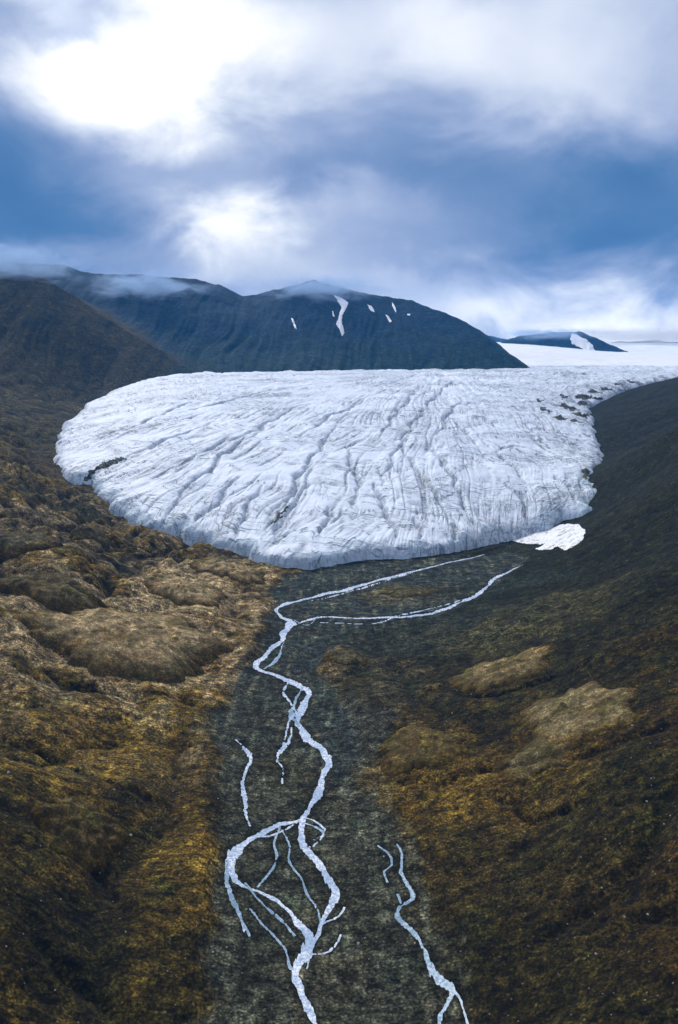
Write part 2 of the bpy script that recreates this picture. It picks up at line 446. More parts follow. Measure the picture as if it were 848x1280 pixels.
# ------------------------------------------------------------------ the ground everywhere
def tex_noise(x, y, floor_m, leftm):
    """rounded rock hummocks with creases between them"""
    wx = x + 26 * perlin(x / 90, y / 90, 1) + 8 * perlin(x / 30, y / 30, 2)
    wy = y + 26 * perlin(x / 90 + 5, y / 90, 3) + 8 * perlin(x / 30 + 5, y / 30, 4)
    b1 = np.abs(perlin(wx / 120, wy / 165, 10))
    b2 = np.abs(perlin(wx / 56, wy / 74, 11))
    b3 = np.abs(perlin(wx / 21, wy / 27, 12))
    b4 = np.abs(fbm(wx / 8, wy / 9, 2, 13))
    f = fbm(x / 3.2, y / 3.2, 2, 16)
    a = 1 - floor_m
    zone = .22 + .78 * sstep(430, 640, y + 40 * perlin(x / 120, y / 120, 21)) * (1 - .3 * sstep(900, 1500, y))
    zone = zone * (1 + .55 * sstep(820, 1000, y))
    zone = 1 - leftm + leftm * zone
    calm = np.ones(x.shape)
    for (hx, hy, hr) in HUMPS:
        calm = calm * (1 - .8 * np.exp(-(((x - hx) ** 2 + (y - hy) ** 2) / hr ** 2) ** 1.5))
    a = a * calm
    b2 = b2 * zone + (1 - zone) * .19; b3 = b3 * (.3 + .7 * zone) + .7 * (1 - zone) * .2
    b2 = np.maximum(b2, 0); b3 = np.maximum(b3, 0)
    h = a * ((46 * (b1 ** .8 - .28) + 24 * (b2 ** .8 - .28)) * (0.3 + 0.7 * leftm) + (6 + 6 * leftm * sstep(800, 1000, y)) * (b3 ** .8 - .25) * (0.5 + 0.5 * leftm) + 1.7 * (b4 - .2) + 0.5 * f)
    h = h + floor_m * (0.5 * perlin(x / 26, y / 34, 14) + 0.12 * f + 0.25 * perlin(x / 9, y / 9, 15))
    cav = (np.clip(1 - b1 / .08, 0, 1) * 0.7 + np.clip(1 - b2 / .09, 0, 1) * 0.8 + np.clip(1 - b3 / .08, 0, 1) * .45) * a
    return h, cav


GULLY_PX = [([(-20, 795), (60, 830), (110, 853), (180, 866), (258, 884)], 5, 5), ([(870, 965), (825, 1040), (785, 1080), (740, 1130), (690, 1185)], 6, 5), ([(132, 636), (165, 668), (215, 694), (262, 726)], 6, 6),
            ([(-20, 1025), (60, 1040), (118, 1072), (150, 1112), (160, 1160)], 5, 4), ([(455, 985), (520, 974), (600, 966), (690, 946), (780, 926), (850, 905)], 4, 4), ([(-10, 700), (45, 722), (125, 728), (180, 690)], 6, 6),
            ([(560, 870), (620, 868), (680, 850), (740, 825)], 3, 4), ([(20, 1150), (70, 1190), (130, 1230), (170, 1279)], 5, 5), ([(590, 1000), (660, 1010), (740, 1000), (848, 1010)], 3, 4), ([(-10, 910), (70, 930), (150, 985), (215, 1010)], 3, 4),
            ([(0, 620), (40, 648), (90, 655), (132, 640)], 6, 6), ([(20, 560), (60, 600), (100, 622)], 6, 6)]
GULLY = [(hit_base(p), w_, d_) for p, w_, d_ in GULLY_PX]


def gullies(x, y):
    g = np.zeros(x.shape); dep = np.zeros(x.shape)
    cx_ = x + 14 * perlin(x / 40, y / 40, 120) + 4 * perlin(x / 12, y / 12, 121); cy_ = y + 14 * perlin(x / 40, y / 40, 122) + 4 * perlin(x / 12, y / 12, 123)
    for P, w_, d_ in GULLY:
        xs = [p[0] for p in P]; ys = [p[1] for p in P]
        m = (x > min(xs) - 45) & (x < max(xs) + 45) & (y > min(ys) - 45) & (y < max(ys) + 45)
        if not m.any(): continue
        d, arc_, _ = seg_dist(cx_[m], cy_[m], [p[:2] for p in P])
        Lt = sum(math.hypot(b[0] - a[0], b[1] - a[1]) for a, b in zip(P, P[1:]))
        e = np.exp(-(d / w_) ** 2) * np.sin(np.pi * np.clip(arc_ / Lt, .03, .97)) ** .5
        g[m] = np.maximum(g[m], e); dep[m] = np.maximum(dep[m], e * d_)
    return g, dep


def ground_parts(x, y):
    b = base_z(x, y)
    fd, _ = sdist(x, y, floor_poly)
    fd = fd + np.clip(12 * fbm(x / 45, y / 45, 3, 23), -9, 9)
    fm = sstep(-5, 6, fd + 7 * perlin(x / 25, y / 25, 20))
    leftm = sstep(120, -60, x - 0.10 * (y - 700))
    big = sstep(-5, -90, fd)
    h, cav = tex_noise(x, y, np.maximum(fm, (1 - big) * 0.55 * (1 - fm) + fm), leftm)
    h = h - 2.4 * sstep(-5, 5, fd + 3 * perlin(x / 12, y / 12, 22)) + .8 * np.exp(-((fd + 9) / 5) ** 2)
    near_ice = sstep(1900, 1500, y)
    h = h * (0.45 + 0.55 * near_ice)
    gg, gd = gullies(x, y)
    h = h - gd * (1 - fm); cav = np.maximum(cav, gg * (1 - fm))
    cut, lev, wet = channel(x, y)
    h = h * (1 - lev) + lev * -2.4 - cut * sstep(.02, .3, lev)
    idm, _ = sdist(x, y, ice_poly)
    idm_h = idm
    h = h * (1 - (1 - lev) * 0.75 * np.exp(-np.abs(idm) / 35)) * np.where(idm > 0, 0.25, 1)
    # dips below the bed under the ice
    b = b + h - sstep(30, 140, idm) * 18
    return b, fm, leftm, cav, idm, fd, wet


# polar sheet: fine where the valley is seen, coarse elsewhere
def polar_axis():
    a = np.concatenate([np.linspace(-180, -40, 36, endpoint=False), np.linspace(-40, -30.5, 40, endpoint=False), np.linspace(-30.5, 30.5, 720, endpoint=False),
                        np.linspace(30.5, 40, 40, endpoint=False), np.linspace(40, 180, 36, endpoint=True)])
    rs = [12.0]
    while rs[-1] < 7900:
        r = rs[-1]
        if r < 215:
            s = 12
        else:
            s = (.6 if r < 1080 else 1.05) * (r * r + H * H) / (H * 797)
            if r > 1500:
                s = min(s, 7.5) if r < 3700 else (min(s, 22) if r < 4600 else 90)
        rs.append(r + s)
    return np.radians(a), np.array(rs)


AZ, RR = polar_axis()
X = RR[:, None] * np.sin(AZ)[None]; Y = RR[:, None] * np.cos(AZ)[None]
xf, yf = X.ravel(), Y.ravel()
gb, fm, leftm, cav, idm, fdist, wet = ground_parts(xf, yf)
ms = mountains(xf, yf)
allm = np.stack([gb] + list(ms))
which = np.argmax(allm + np.array([6, 0, 0, 0, 0, 0])[:, None], 0)
zf = gb
for q_, m in enumerate(ms):
    zf = smax(zf, m, 90 if q_ == 1 else 22)
zf = np.where(zf < gb, gb, zf)

# ------------------------------------------------------------------ ground colour (what the rock, moss and gravel are, with shade and haze painted in)
def C(*c): return np.array(c, float)


ochre = C(.160, .104, .016); brown = C(.072, .047, .007); pale = C(.26, .195, .100); moss_and_shade = C(.030, .027, .006); darkgreen = C(.022, .028, .009)  # the moss tone also serves for painted shade
gravel = C(.053, .056, .038); teal = C(.032, .044, .041); olive = C(.055, .046, .009); haze_slate = C(.006, .040, .088); hillc = C(.046, .039, .011)  # the slate tone holds painted haze blue


def mixc(a, b, t):
    t = np.clip(t, 0, 1)[:, None]
    return a * (1 - t) + b * t


def blob(x, y, px, py, rx, ry, seed=0, soft=.5):
    c = hit_base([(px, py)])[0]
    d = np.hypot((x - c[0]) / rx, (y - c[1]) / ry) + 0.55 * fbm(x / 40, y / 55, 3, 300 + seed)
    return sstep(1 + soft / 2, 1 - soft / 2, d)


def ground_colour(x, y, fm, leftm, cav, idm, which, fd, wet, ms, gb):
    n1 = fbm(x / 85, y / 130, 4, 31); n2 = fbm(x / 26, y / 34, 4, 35); n3 = fbm(x / 7, y / 9, 3, 38)
    col = np.tile(ochre, (len(x), 1))
    col = mixc(col, brown, sstep(-.25, .25, n1)); col = mixc(col, brown * .42, sstep(.1, .45, n1 * .6 + n2 * .8) * .85)
    col = mixc(col, olive, sstep(.0, .5, n2) * .7)
    # right side darker, mossier
    rt = 1 - leftm
    col = mixc(col, mixc(np.tile(brown * .75, (len(x), 1)), moss_and_shade, sstep(-.2, .3, n2)), rt * .85)
    upr = rt * sstep(520, 760, y + 60 * n1 + 0.15 * x)
    col = mixc(col, darkgreen * .8, upr * .97)
    col = mixc(col, olive * .8, upr * sstep(.18, .45, n1) * .6 * sstep(1050, 800, y))
    col = mixc(col, col * .70, rt)
    # paler bare rock on the hummocks of the left middle ground
    pl = leftm * sstep(420, 640, y) * sstep(1500, 1000, y)
    col = mixc(col, pale * 1.1, pl * sstep(-.22, .30, n2 + .5 * n1) * .85)
    farl = leftm * sstep(1150, 1700, y)
    col = mixc(col, hillc * 1.2, farl * .85)
    col = mixc(col, moss_and_shade * .8, .45 * sstep(520, 300, y + 60 * n1) * sstep(-.3, .2, n1 + n2))  # shade painted over the nearest ground
    col = mixc(col, moss_and_shade * .45, cav * .9)  # moss and painted shade darken the creases and gullies
    # valley flat
    f = mixc(np.tile(gravel, (len(x), 1)), teal, sstep(470, 640, y) * .9)
    f = mixc(f, olive * .9, sstep(-.05, .4, n1) * .5 * sstep(700, 450, y))
    f = mixc(f, gravel * .55, sstep(.0, .45, n2) * .6)
    col = mixc(col, f, fm)
    col = mixc(col, moss_and_shade * .5, .7 * np.exp(-((fd + 1 + 4 * n2) / 3.5) ** 2) * sstep(-.25, .2, n1))  # dark line along the edge of the flat
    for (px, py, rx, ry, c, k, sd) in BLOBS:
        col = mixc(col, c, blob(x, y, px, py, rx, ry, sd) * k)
    # bars of pale dry gravel, wet dark gravel beside the water
    bar = fbm(x / 7, y / 46, 4, 45)
    col = mixc(col, gravel * 1.75, fm * sstep(.08, .4, bar) * .85)
    col = mixc(col, gravel * .38, wet * .8)
    # mountains: blue of distance haze painted into the far rock
    nn = 30 * n1
    w2 = sstep(-90, 150, ms[1] - gb + nn * 2); w1 = sstep(-10, 60, ms[0] - gb + nn) * sstep(-60, 50, ms[0] - ms[1] + nn * 2)
    w3 = sstep(-5, 20, np.maximum(ms[2], ms[3]) - gb)
    hc = mixc(np.tile(hillc, (len(x), 1)), C(.055, .043, .015), sstep(-.15, .35, n1 + .5 * n2)); hc = mixc(hc, C(.014, .018, .010), sstep(.1, .5, -n1 + .4 * n2) * .8)
    col = mixc(col, hc, w2)
    sc = mixc(np.tile(haze_slate, (len(x), 1)), C(.014, .046, .050), sstep(330, 190, gb * 0 + ms[0] + 60 * n1)); sc = mixc(sc, haze_slate * .55, sstep(.1, .45, n2))
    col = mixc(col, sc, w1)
    col = mixc(col, haze_slate, w3)
    col = mixc(col, hillc, (which == 5) * 1.0)
    col = col * (1 + .55 * n3 + .3 * n2)[:, None]
    return np.clip(col, .004, .6)


BLOBS = [
    (150, 790, 95, 95, pale * 1.15, .8, 1), (235, 735, 60, 80, pale * 1.4, .8, 2), (270, 712, 70, 45, pale * 1.4, .75, 3), (50, 735, 60, 60, pale * .75, .7, 4),
    (30, 660, 60, 80, pale * .65, .7, 5), (120, 640, 60, 60, pale * .55, .6, 6), (508, 740, 60, 34, C(.115, .10, .045), .75, 7), (545, 790, 110, 55, C(.022, .031, .022), .85, 21), (610, 735, 100, 34, C(.022, .031, .022), .8, 22), (470, 850, 40, 60, C(.026, .030, .014), .6, 23),
    (670, 770, 90, 60, C(.07, .062, .022), .6, 8), (340, 880, 45, 60, gravel * .9, .6, 9), (440, 920, 35, 60, teal * 1.1, .7, 10),
    (540, 970, 45, 50, ochre * .9, .6, 11), (620, 990, 60, 50, ochre * .7, .5, 12), (640, 1080, 60, 40, C(.05, .036, .01), .5, 13),
    (780, 1180, 60, 50, C(.030, .020, .005), .6, 14), (60, 1200, 45, 40, moss_and_shade * .6, .7, 16), (20, 1020, 40, 30, moss_and_shade * .8, .6, 17), (650, 1230, 40, 40, moss_and_shade * .8, .6, 18), (760, 1020, 50, 30, moss_and_shade * .8, .6, 19), (180, 1250, 25, 25, moss_and_shade, .5, 20), (110, 900, 60, 40, ochre * 1.1, .5, 15),  # the dark spots paint shade into the near corners
]

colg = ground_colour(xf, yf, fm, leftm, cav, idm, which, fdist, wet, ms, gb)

# ------------------------------------------------------------------ helpers for materials and objects
def new_mat(name):
    m = bpy.data.materials.new(name); m.use_nodes = True
    nt = m.node_tree; nt.nodes.clear()
    out = nt.nodes.new('ShaderNodeOutputMaterial')
    return m, nt, out


class NT:
    def __init__(s, nt): s.nt = nt
    def n(s, t, **kw):
        nd = s.nt.nodes.new(t)
        for k, v in kw.items():
            if k.startswith('i_'):
                key = k[2:]
                key = int(key) if key.isdigit() else key.replace('_', ' ')
                nd.inputs[key].default_value = v
            else:
                setattr(nd, k, v)
        return nd
    def l(s, a, b): s.nt.links.new(a, b)
    def math(s, op, a, b=None, clamp=False):
        nd = s.nt.nodes.new('ShaderNodeMath'); nd.operation = op; nd.use_clamp = clamp
        for i, q in enumerate((a, b)):
            if q is None: continue
            if isinstance(q, (int, float)): nd.inputs[i].default_value = q
            else: s.l(q, nd.inputs[i])
        return nd.outputs[0]
    def noise(s, vec, scale, detail=4, rough=.55, dist=0.0):
        nd = s.nt.nodes.new('ShaderNodeTexNoise')
        nd.inputs['Scale'].default_value = scale; nd.inputs['Detail'].default_value = detail
        nd.inputs['Roughness'].default_value = rough; nd.inputs['Distortion'].default_value = dist
        if vec is not None: s.l(vec, nd.inputs['Vector'])
        return nd.outputs['Fac']
    def ramp(s, fac, lo, hi, a=0.0, b=1.0, smooth=True):
        nd = s.nt.nodes.new('ShaderNodeMapRange'); nd.interpolation_type = 'SMOOTHSTEP' if smooth else 'LINEAR'
        nd.inputs['From Min'].default_value = lo; nd.inputs['From Max'].default_value = hi
        nd.inputs['To Min'].default_value = a; nd.inputs['To Max'].default_value = b
        s.l(fac, nd.inputs['Value'])
        return nd.outputs['Result']
    def mix(s, f, a, b, mode='MIX'):
        nd = s.nt.nodes.new('ShaderNodeMix'); nd.data_type = 'RGBA'; nd.blend_type = mode
        if isinstance(f, (int, float)): nd.inputs[0].default_value = f
        else: s.l(f, nd.inputs[0])
        for i, q in ((6, a), (7, b)):
            if isinstance(q, (tuple, list)): nd.inputs[i].default_value = (*q[:3], 1)
            else: s.l(q, nd.inputs[i])
        return nd.outputs[2]
    def bump(s, h, strength, dist, prev=None):
        nd = s.nt.nodes.new('ShaderNodeBump'); nd.inputs['Strength'].default_value = strength; nd.inputs['Distance'].default_value = dist
        s.l(h, nd.inputs['Height'])
        if prev is not None: s.l(prev, nd.inputs['Normal'])
        return nd.outputs[0]


def ground_material(name, speck=1.0, tint=(1, 1, 1), stones=False):
    m, nt, out = new_mat(name); k = NT(nt)
    at = k.n('ShaderNodeAttribute', attribute_name='Col')
    pos = k.n('ShaderNodeNewGeometry').outputs['Position']
    n1 = k.noise(pos, .16, 8, .68)
    n2 = k.noise(pos, .75, 8, .8)
    n3 = k.noise(pos, .05, 7, .65, .6)
    c = k.mix(1.0, at.outputs['Color'], (*tint,), 'MULTIPLY')
    mpa = k.n('ShaderNodeMapping'); mpa.inputs['Rotation'].default_value = (0, 0, .45); mpa.inputs['Scale'].default_value = (.05, .16, .12); k.l(pos, mpa.inputs['Vector'])
    n4 = k.noise(mpa.outputs[0], 1.0, 7, .68, .5)
    f1 = k.ramp(n1, .38, .62, .45, 1.55, False)
    f2 = k.ramp(n2, .40, .60, .32, 1.7, False)
    f3 = k.ramp(n3, .33, .67, .5, 1.5, False)
    mpl = k.n('ShaderNodeMapping'); mpl.inputs['Rotation'].default_value = (0, 0, .5); mpl.inputs['Scale'].default_value = (.016, .05, .03); k.l(pos, mpl.inputs['Vector'])
    nl = k.noise(mpl.outputs[0], 1.0, 5, .6, 1.0)
    lines = k.math('MULTIPLY', k.ramp(k.math('ABSOLUTE', k.math('SUBTRACT', nl, .5)), 0, .022, 1, 0), k.ramp(n3, .40, .58))
    f4 = k.ramp(n4, .36, .62, .5, 1.4, False)
    f = k.math('MULTIPLY', k.math('MULTIPLY', k.math('MULTIPLY', f1, f2), k.math('MULTIPLY', f3, f4)), k.math('SUBTRACT', 1.0, k.math('MULTIPLY', lines, .65)))
    vt = k.n('ShaderNodeTexVoronoi'); vt.inputs['Scale'].default_value = .62; k.l(pos, vt.inputs['Vector'])
    vs_ = k.n('ShaderNodeSeparateColor'); k.l(vt.outputs['Color'], vs_.inputs[0])
    tuft = k.math('MULTIPLY', k.ramp(vt.outputs['Distance'], .15, .75, 1.25, .55), k.ramp(vs_.outputs[0], 0, 1, .6, 1.4, False))
    f = k.math('MULTIPLY', k.math('POWER', f, 1.25), tuft)
    if speck != 1.0:
        f = k.math('ADD', k.math('MULTIPLY', f, speck), 1 - speck)
    cf = k.n('ShaderNodeCombineColor')
    for i in range(3): k.l(f, cf.inputs[i])
    c = k.mix(1.0, c, cf.outputs[0], 'MULTIPLY')
    # lichen, rust and moss mottling
    hue = k.noise(pos, .035, 6, .7)
    c = k.mix(k.ramp(hue, .52, .68, 0, .55), c, k.mix(1.0, c, (.62, .9, .75), 'MULTIPLY'))
    c = k.mix(k.ramp(hue, .48, .34, 0, .45), c, k.mix(1.0, c, (1.25, .98, .65), 'MULTIPLY'))
    if stones:
        vo = k.n('ShaderNodeTexVoronoi'); vo.inputs['Scale'].default_value = .30; k.l(pos, vo.inputs['Vector'])
        sc_ = k.n('ShaderNodeSeparateColor'); k.l(vo.outputs['Color'], sc_.inputs[0])
        st = k.math('MULTIPLY', k.ramp(vo.outputs['Distance'], .10, .17, 1, 0), k.ramp(sc_.outputs[0], .80, .84))
        c = k.mix(k.math('MULTIPLY', st, .75), c, (.20, .18, .14))
    b = k.bump(n1, .9, 2.4)
    b = k.bump(n2, .45, .35, b)
    b = k.bump(k.math('SUBTRACT', 1.0, vt.outputs['Distance']), .5, .5, b)
    p = k.n('ShaderNodeBsdfPrincipled', i_Roughness=.95)
    p.inputs['Specular IOR Level'].default_value = .12
    k.l(c, p.inputs['Base Color']); k.l(b, p.inputs['Normal'])
    k.l(p.outputs[0], out.inputs['Surface'])
    return m


def mesh_from_grid(name, verts, faces, mat, col=None, parent=None, attr=None):
    """compact the used vertices into one mesh object"""
    used = np.unique(faces)
    remap = np.full(len(verts), -1, np.int64); remap[used] = np.arange(len(used))
    f = remap[faces].astype(np.int32)
    v = verts[used].astype(np.float32)
    me = bpy.data.meshes.new(name)
    me.vertices.add(len(v)); me.vertices.foreach_set('co', v.ravel())
    me.loops.add(f.size); me.loops.foreach_set('vertex_index', f.ravel())
    me.polygons.add(len(f)); me.polygons.foreach_set('loop_start', np.arange(0, f.size, f.shape[1], dtype=np.int32))
    me.polygons.foreach_set('loop_total', np.full(len(f), f.shape[1], np.int32))
    me.polygons.foreach_set('use_smooth', np.ones(len(f), bool))
    me.update(calc_edges=True)
    if col is not None:
        a = me.attributes.new('Col', 'FLOAT_COLOR', 'POINT')
        a.data.foreach_set('color', np.concatenate([col[used], np.ones((len(used), 1))], 1).astype(np.float32).ravel())
    if attr:
        for nm, arr in attr.items():
            a = me.attributes.new(nm, 'FLOAT', 'POINT'); a.data.foreach_set('value', arr[used].astype(np.float32))
    me.materials.append(mat)
    o = bpy.data.objects.new(name, me); COL.objects.link(o)
    if parent: o.parent = parent
    return o


def tag(o, label=None, cat=None, group=None, kind=None):
    if label: o['label'] = label
    if cat: o['category'] = cat
    if group: o['group'] = group
    if kind: o['kind'] = kind
    return o


def grid_faces(nr, nc):
    i = np.arange(nr - 1)[:, None] * nc + np.arange(nc - 1)[None]
    return np.stack([i, i + 1, i + nc + 1, i + nc], -1).reshape(-1, 4)[:, ::-1]


M_ground = ground_material('valley_ground', stones=True)
M_mount = ground_material('mountain_rock', .75); M_rock = ground_material('bare_rock', .62)
verts = np.stack([xf, yf, zf], 1)
F = grid_faces(len(RR), len(AZ))
fw = which[F].max(1) if False else which[F[:, 0]]
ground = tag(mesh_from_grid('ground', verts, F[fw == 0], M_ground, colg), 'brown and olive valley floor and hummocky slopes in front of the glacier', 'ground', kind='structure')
hill = tag(mesh_from_grid('hill', verts, F[fw == 2], M_mount, colg), 'dark olive hillside climbing into cloud left of the glacier', 'hill', kind='structure')
mount = tag(mesh_from_grid('mountain', verts, F[fw == 1], M_mount, colg), 'broad blue mountain ridge behind the glacier, streaked with snow', 'mountain', kind='structure')
nuna = tag(mesh_from_grid('mountain', verts, F[fw == 3], M_mount, colg), 'small dark peak standing out of the far snowfield', 'mountain', kind='structure')
farm = tag(mesh_from_grid('mountain', verts, F[fw == 4], M_mount, colg), 'faint low ridge on the horizon beyond the snowfield', 'mountain', kind='structure')
if (fw == 5).any():
    tag(mesh_from_grid('hill', verts, F[fw == 5], M_mount, colg), 'high valley side to the right beyond the dark slope', 'hill', kind='structure')

bpy.context.view_layer.update()
dg = bpy.context.evaluated_depsgraph_get()
BV = [BVHTree.FromObject(o, dg) for o in (ground, hill, mount, nuna, farm)]
CAM = Vector((0, 0, H))


def cast(u, v, lift=0.0):
    d = Vector(ray(u, v)); best = None
    for b in BV:
        loc, nor, i, dist = b.ray_cast(CAM, d)
        if loc and (best is None or dist < best[1]): best = (loc, dist, nor)
    return best


def drop(x, y):
    best = None
    for b in BV:
        loc, nor, i, dist = b.ray_cast(Vector((x, y, 3000)), Vector((0, 0, -1)))
        if loc and (best is None or loc.z > best): best = loc.z
    return best if best is not None else float(base_z(np.array([x]), np.array([y]))[0])


# ------------------------------------------------------------------ glacier
def ice_axis():
    a = np.concatenate([np.linspace(-42, -29, 30, endpoint=False), np.linspace(-29, 29, 900, endpoint=False), np.linspace(29, 42, 30)])
    rs = [960.0]
    while rs[-1] < 7800:
        r = rs[-1]
        rs.append(r + (2.6 if r < 1350 else 3.6 if r < 1900 else 5.0 if r < 2800 else 12 if r < 4600 else 70))
    return np.radians(a), np.array(rs)


IA, IR = ice_axis()
ix = (IR[:, None] * np.sin(IA)[None]).ravel(); iy = (IR[:, None] * np.cos(IA)[None]).ravel()
iz, dm, gr, cl, igz, frontm, ifu, ifv = ice_fields(ix, iy)
IF = grid_faces(len(IR), len(IA))
keep = (dm[IF] > -7).any(1)
IF = IF[keep]
dmf = dm[IF].mean(1); yfm = iy[IF].mean(1); zrel = (iz - igz)[IF].mean(1)
is_cliff = (dmf < 15 + 30 * perlin(ix[IF[:, 0]] / 42, iy[IF[:, 0]] / 60, 95)) & (yfm < 1330)
is_snow = yfm > 2950


def ice_material(name, cliff=False, snow=False, dirty=False):
    m, nt, out = new_mat(name); k = NT(nt)
    pos = k.n('ShaderNodeNewGeometry').outputs['Position']
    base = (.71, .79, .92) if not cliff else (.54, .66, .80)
    if snow: base = (.90, .92, .96) if not dirty else (.80, .82, .87)
    n = k.noise(pos, .012, 6, .6, .8)
    fine = k.noise(pos, .22, 8, .7)
    c = k.mix(k.ramp(n, .42, .66, 0, .5), base, (.68, .78, .93) if not cliff else (.38, .50, .62))
    if dirty:
        dn = k.noise(pos, .07, 8, .72, 1.5)
        c = k.mix(k.ramp(dn, .50, .63, 0, .85), c, (.16, .15, .13))
    if not snow:
        at = k.n('ShaderNodeAttribute', attribute_name='ice_dark')
        d = k.math('MULTIPLY', at.outputs['Fac'], k.ramp(fine, .35, .62, .25, 1.0), True)
        c = k.mix(d, c, (.11, .14, .17))
        grey = k.noise(pos, .05, 8, .72, 1.2)
        c = k.mix(k.ramp(grey, .54, .72, 0, .32), c, (.42, .50, .62))
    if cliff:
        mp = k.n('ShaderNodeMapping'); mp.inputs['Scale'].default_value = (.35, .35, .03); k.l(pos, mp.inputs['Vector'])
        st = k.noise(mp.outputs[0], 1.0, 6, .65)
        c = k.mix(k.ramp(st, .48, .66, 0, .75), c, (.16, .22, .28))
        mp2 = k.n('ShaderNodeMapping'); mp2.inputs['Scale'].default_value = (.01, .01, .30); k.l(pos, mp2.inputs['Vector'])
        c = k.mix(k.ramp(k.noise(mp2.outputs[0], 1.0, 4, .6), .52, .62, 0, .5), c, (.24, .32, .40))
    b = None
    if not snow:
        fu = k.n('ShaderNodeAttribute', attribute_name='flow_across').outputs['Fac']; fv = k.n('ShaderNodeAttribute', attribute_name='flow_along').outputs['Fac']
        cracks = None
        for (su, sv, wdt, lo, hi, seed, amp) in ((48, 1 / 170, .014, .50, .58, 1, .95), (105, 1 / 100, .018, .53, .60, 2, .8), (230, 1 / 70, .03, .56, .64, 3, .5),
                                                 (9, 1 / 38, .018, .49, .58, 4, .95), (15, 1 / 17, .024, .52, .61, 5, .8), (30, 1 / 24, .022, .53, .62, 6, .8)):
            cv_ = k.n('ShaderNodeCombineXYZ'); k.l(k.math('MULTIPLY', fu, su), cv_.inputs[0]); k.l(k.math('MULTIPLY', fv, sv), cv_.inputs[1]); cv_.inputs[2].default_value = seed * 7.3
            nn = k.noise(cv_.outputs[0], 1.0, 3, .5, 1.1)
            ln = k.ramp(k.math('ABSOLUTE', k.math('SUBTRACT', nn, .5)), 0, wdt, 1.0, 0.0)
            mk = k.n('ShaderNodeMapping'); mk.inputs['Location'].default_value = (seed * 31.0, 0, 0); k.l(pos, mk.inputs['Vector'])
            ln = k.math('MULTIPLY', k.math('MULTIPLY', ln, k.ramp(k.noise(mk.outputs[0], .011, 4, .65), lo, hi)), amp)
            cracks = ln if cracks is None else k.math('MAXIMUM', cracks, ln)
        sx = k.n('ShaderNodeSeparateXYZ'); k.l(pos, sx.inputs[0])
        wv = k.n('ShaderNodeVectorMath', operation='MULTIPLY_ADD'); nz3 = k.n('ShaderNodeTexNoise'); nz3.inputs['Scale'].default_value = .03; nz3.inputs['Detail'].default_value = 5
        k.l(pos, nz3.inputs['Vector']); k.l(nz3.outputs['Color'], wv.inputs[0]); wv.inputs[1].default_value = (45, 60, 0); k.l(pos, wv.inputs[2])
        flat = k.n('ShaderNodeVectorMath', operation='MULTIPLY'); k.l(wv.outputs[0], flat.inputs[0]); flat.inputs[1].default_value = (1, .8, .0)
        vo = k.n('ShaderNodeTexVoronoi', feature='DISTANCE_TO_EDGE'); vo.inputs['Scale'].default_value = .026; k.l(flat.outputs[0], vo.inputs['Vector'])
        vl = k.math('MULTIPLY', k.ramp(vo.outputs['Distance'], 0, .06, 1, 0), k.ramp(k.noise(pos, .014, 5, .7), .48, .60))
        vl = k.math('MULTIPLY', vl, k.ramp(sx.outputs[0], -150, 250, .25, .8))
        cracks = k.math('MAXIMUM', cracks, vl)
        crk = k.math('MULTIPLY', cracks, k.ramp(fine, .3, .55, .35, 1.0), True)
        c = k.mix(crk, c, (.13, .18, .24))
        b = k.bump(k.math('SUBTRACT', 1.0, cracks), .6, 2.5)
    b = k.bump(fine, .35 if not snow else .2, 1.6, b)
    b = k.bump(k.noise(pos, .9, 5, .7), .4 if not snow else .1, .7, b)
    p = k.n('ShaderNodeBsdfPrincipled', i_Roughness=.62)
    p.inputs['Specular IOR Level'].default_value = .25
    k.l(c, p.inputs['Base Color']); k.l(b, p.inputs['Normal'])
    k.l(p.outputs[0], out.inputs['Surface'])
    return m


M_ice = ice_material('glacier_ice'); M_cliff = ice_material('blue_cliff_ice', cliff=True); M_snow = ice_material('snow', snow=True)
ice_dark = np.clip(gr * 1.0, 0, 1) * .8  # grooves and crevasses coloured dark
# grit along the very edge, and dark debris bands in the broken ice of the upper right margin
upper = sstep(140, 10, dm) * sstep(1700, 1950, iy) * sstep(300, 500, ix)
ice_dark = np.maximum(ice_dark, upper * sstep(.05, .3, fbm(ix / 26, iy / 60, 3, 91)) * 1.0)
ice_dark = np.maximum(ice_dark, sstep(9, 0, dm) * sstep(-.05, .3, fbm(ix / 20, iy / 30, 3, 93)) * .8)
iv = np.stack([ix, iy, iz], 1)
gl = bpy.data.objects.new('glacier', None); COL.objects.link(gl)
tag(gl, 'wide white lobe of crevassed glacier ice filling the valley head', 'glacier')
gloc = Vector((0, 1050, 12)); gl.location = gloc
iv_l = iv - np.array(gloc)
tongue = mesh_from_grid('ice_tongue', iv_l, IF[~is_cliff & ~is_snow], M_ice, None, gl, {'ice_dark': ice_dark, 'flow_across': ifu, 'flow_along': ifv})
cliff = mesh_from_grid('ice_cliff', iv_l, IF[is_cliff], M_cliff, None, gl, {'ice_dark': ice_dark * .5, 'flow_across': ifu, 'flow_along': ifv})
cliff['label'] = 'blue grey ice cliff along the foot of the lobe'
snowf = tag(mesh_from_grid('snowfield', iv, IF[is_snow], M_snow), 'smooth white snowfield feeding the glacier from behind the ridge', 'snowfield', kind='structure')
bpy.context.view_layer.update(); dg = bpy.context.evaluated_depsgraph_get()
BV_ICE = [BVHTree.FromObject(o, dg) for o in (tongue, cliff)]

# ------------------------------------------------------------------ draped patches (snow, debris)
def pt_in(x, y, poly):
    c = False; n = len(poly)
    for i in range(n):
        x1, y1 = poly[i]; x2, y2 = poly[(i + 1) % n]
        if (y1 > y) != (y2 > y) and x < (x2 - x1) * (y - y1) / (y2 - y1) + x1: c = not c
    return c


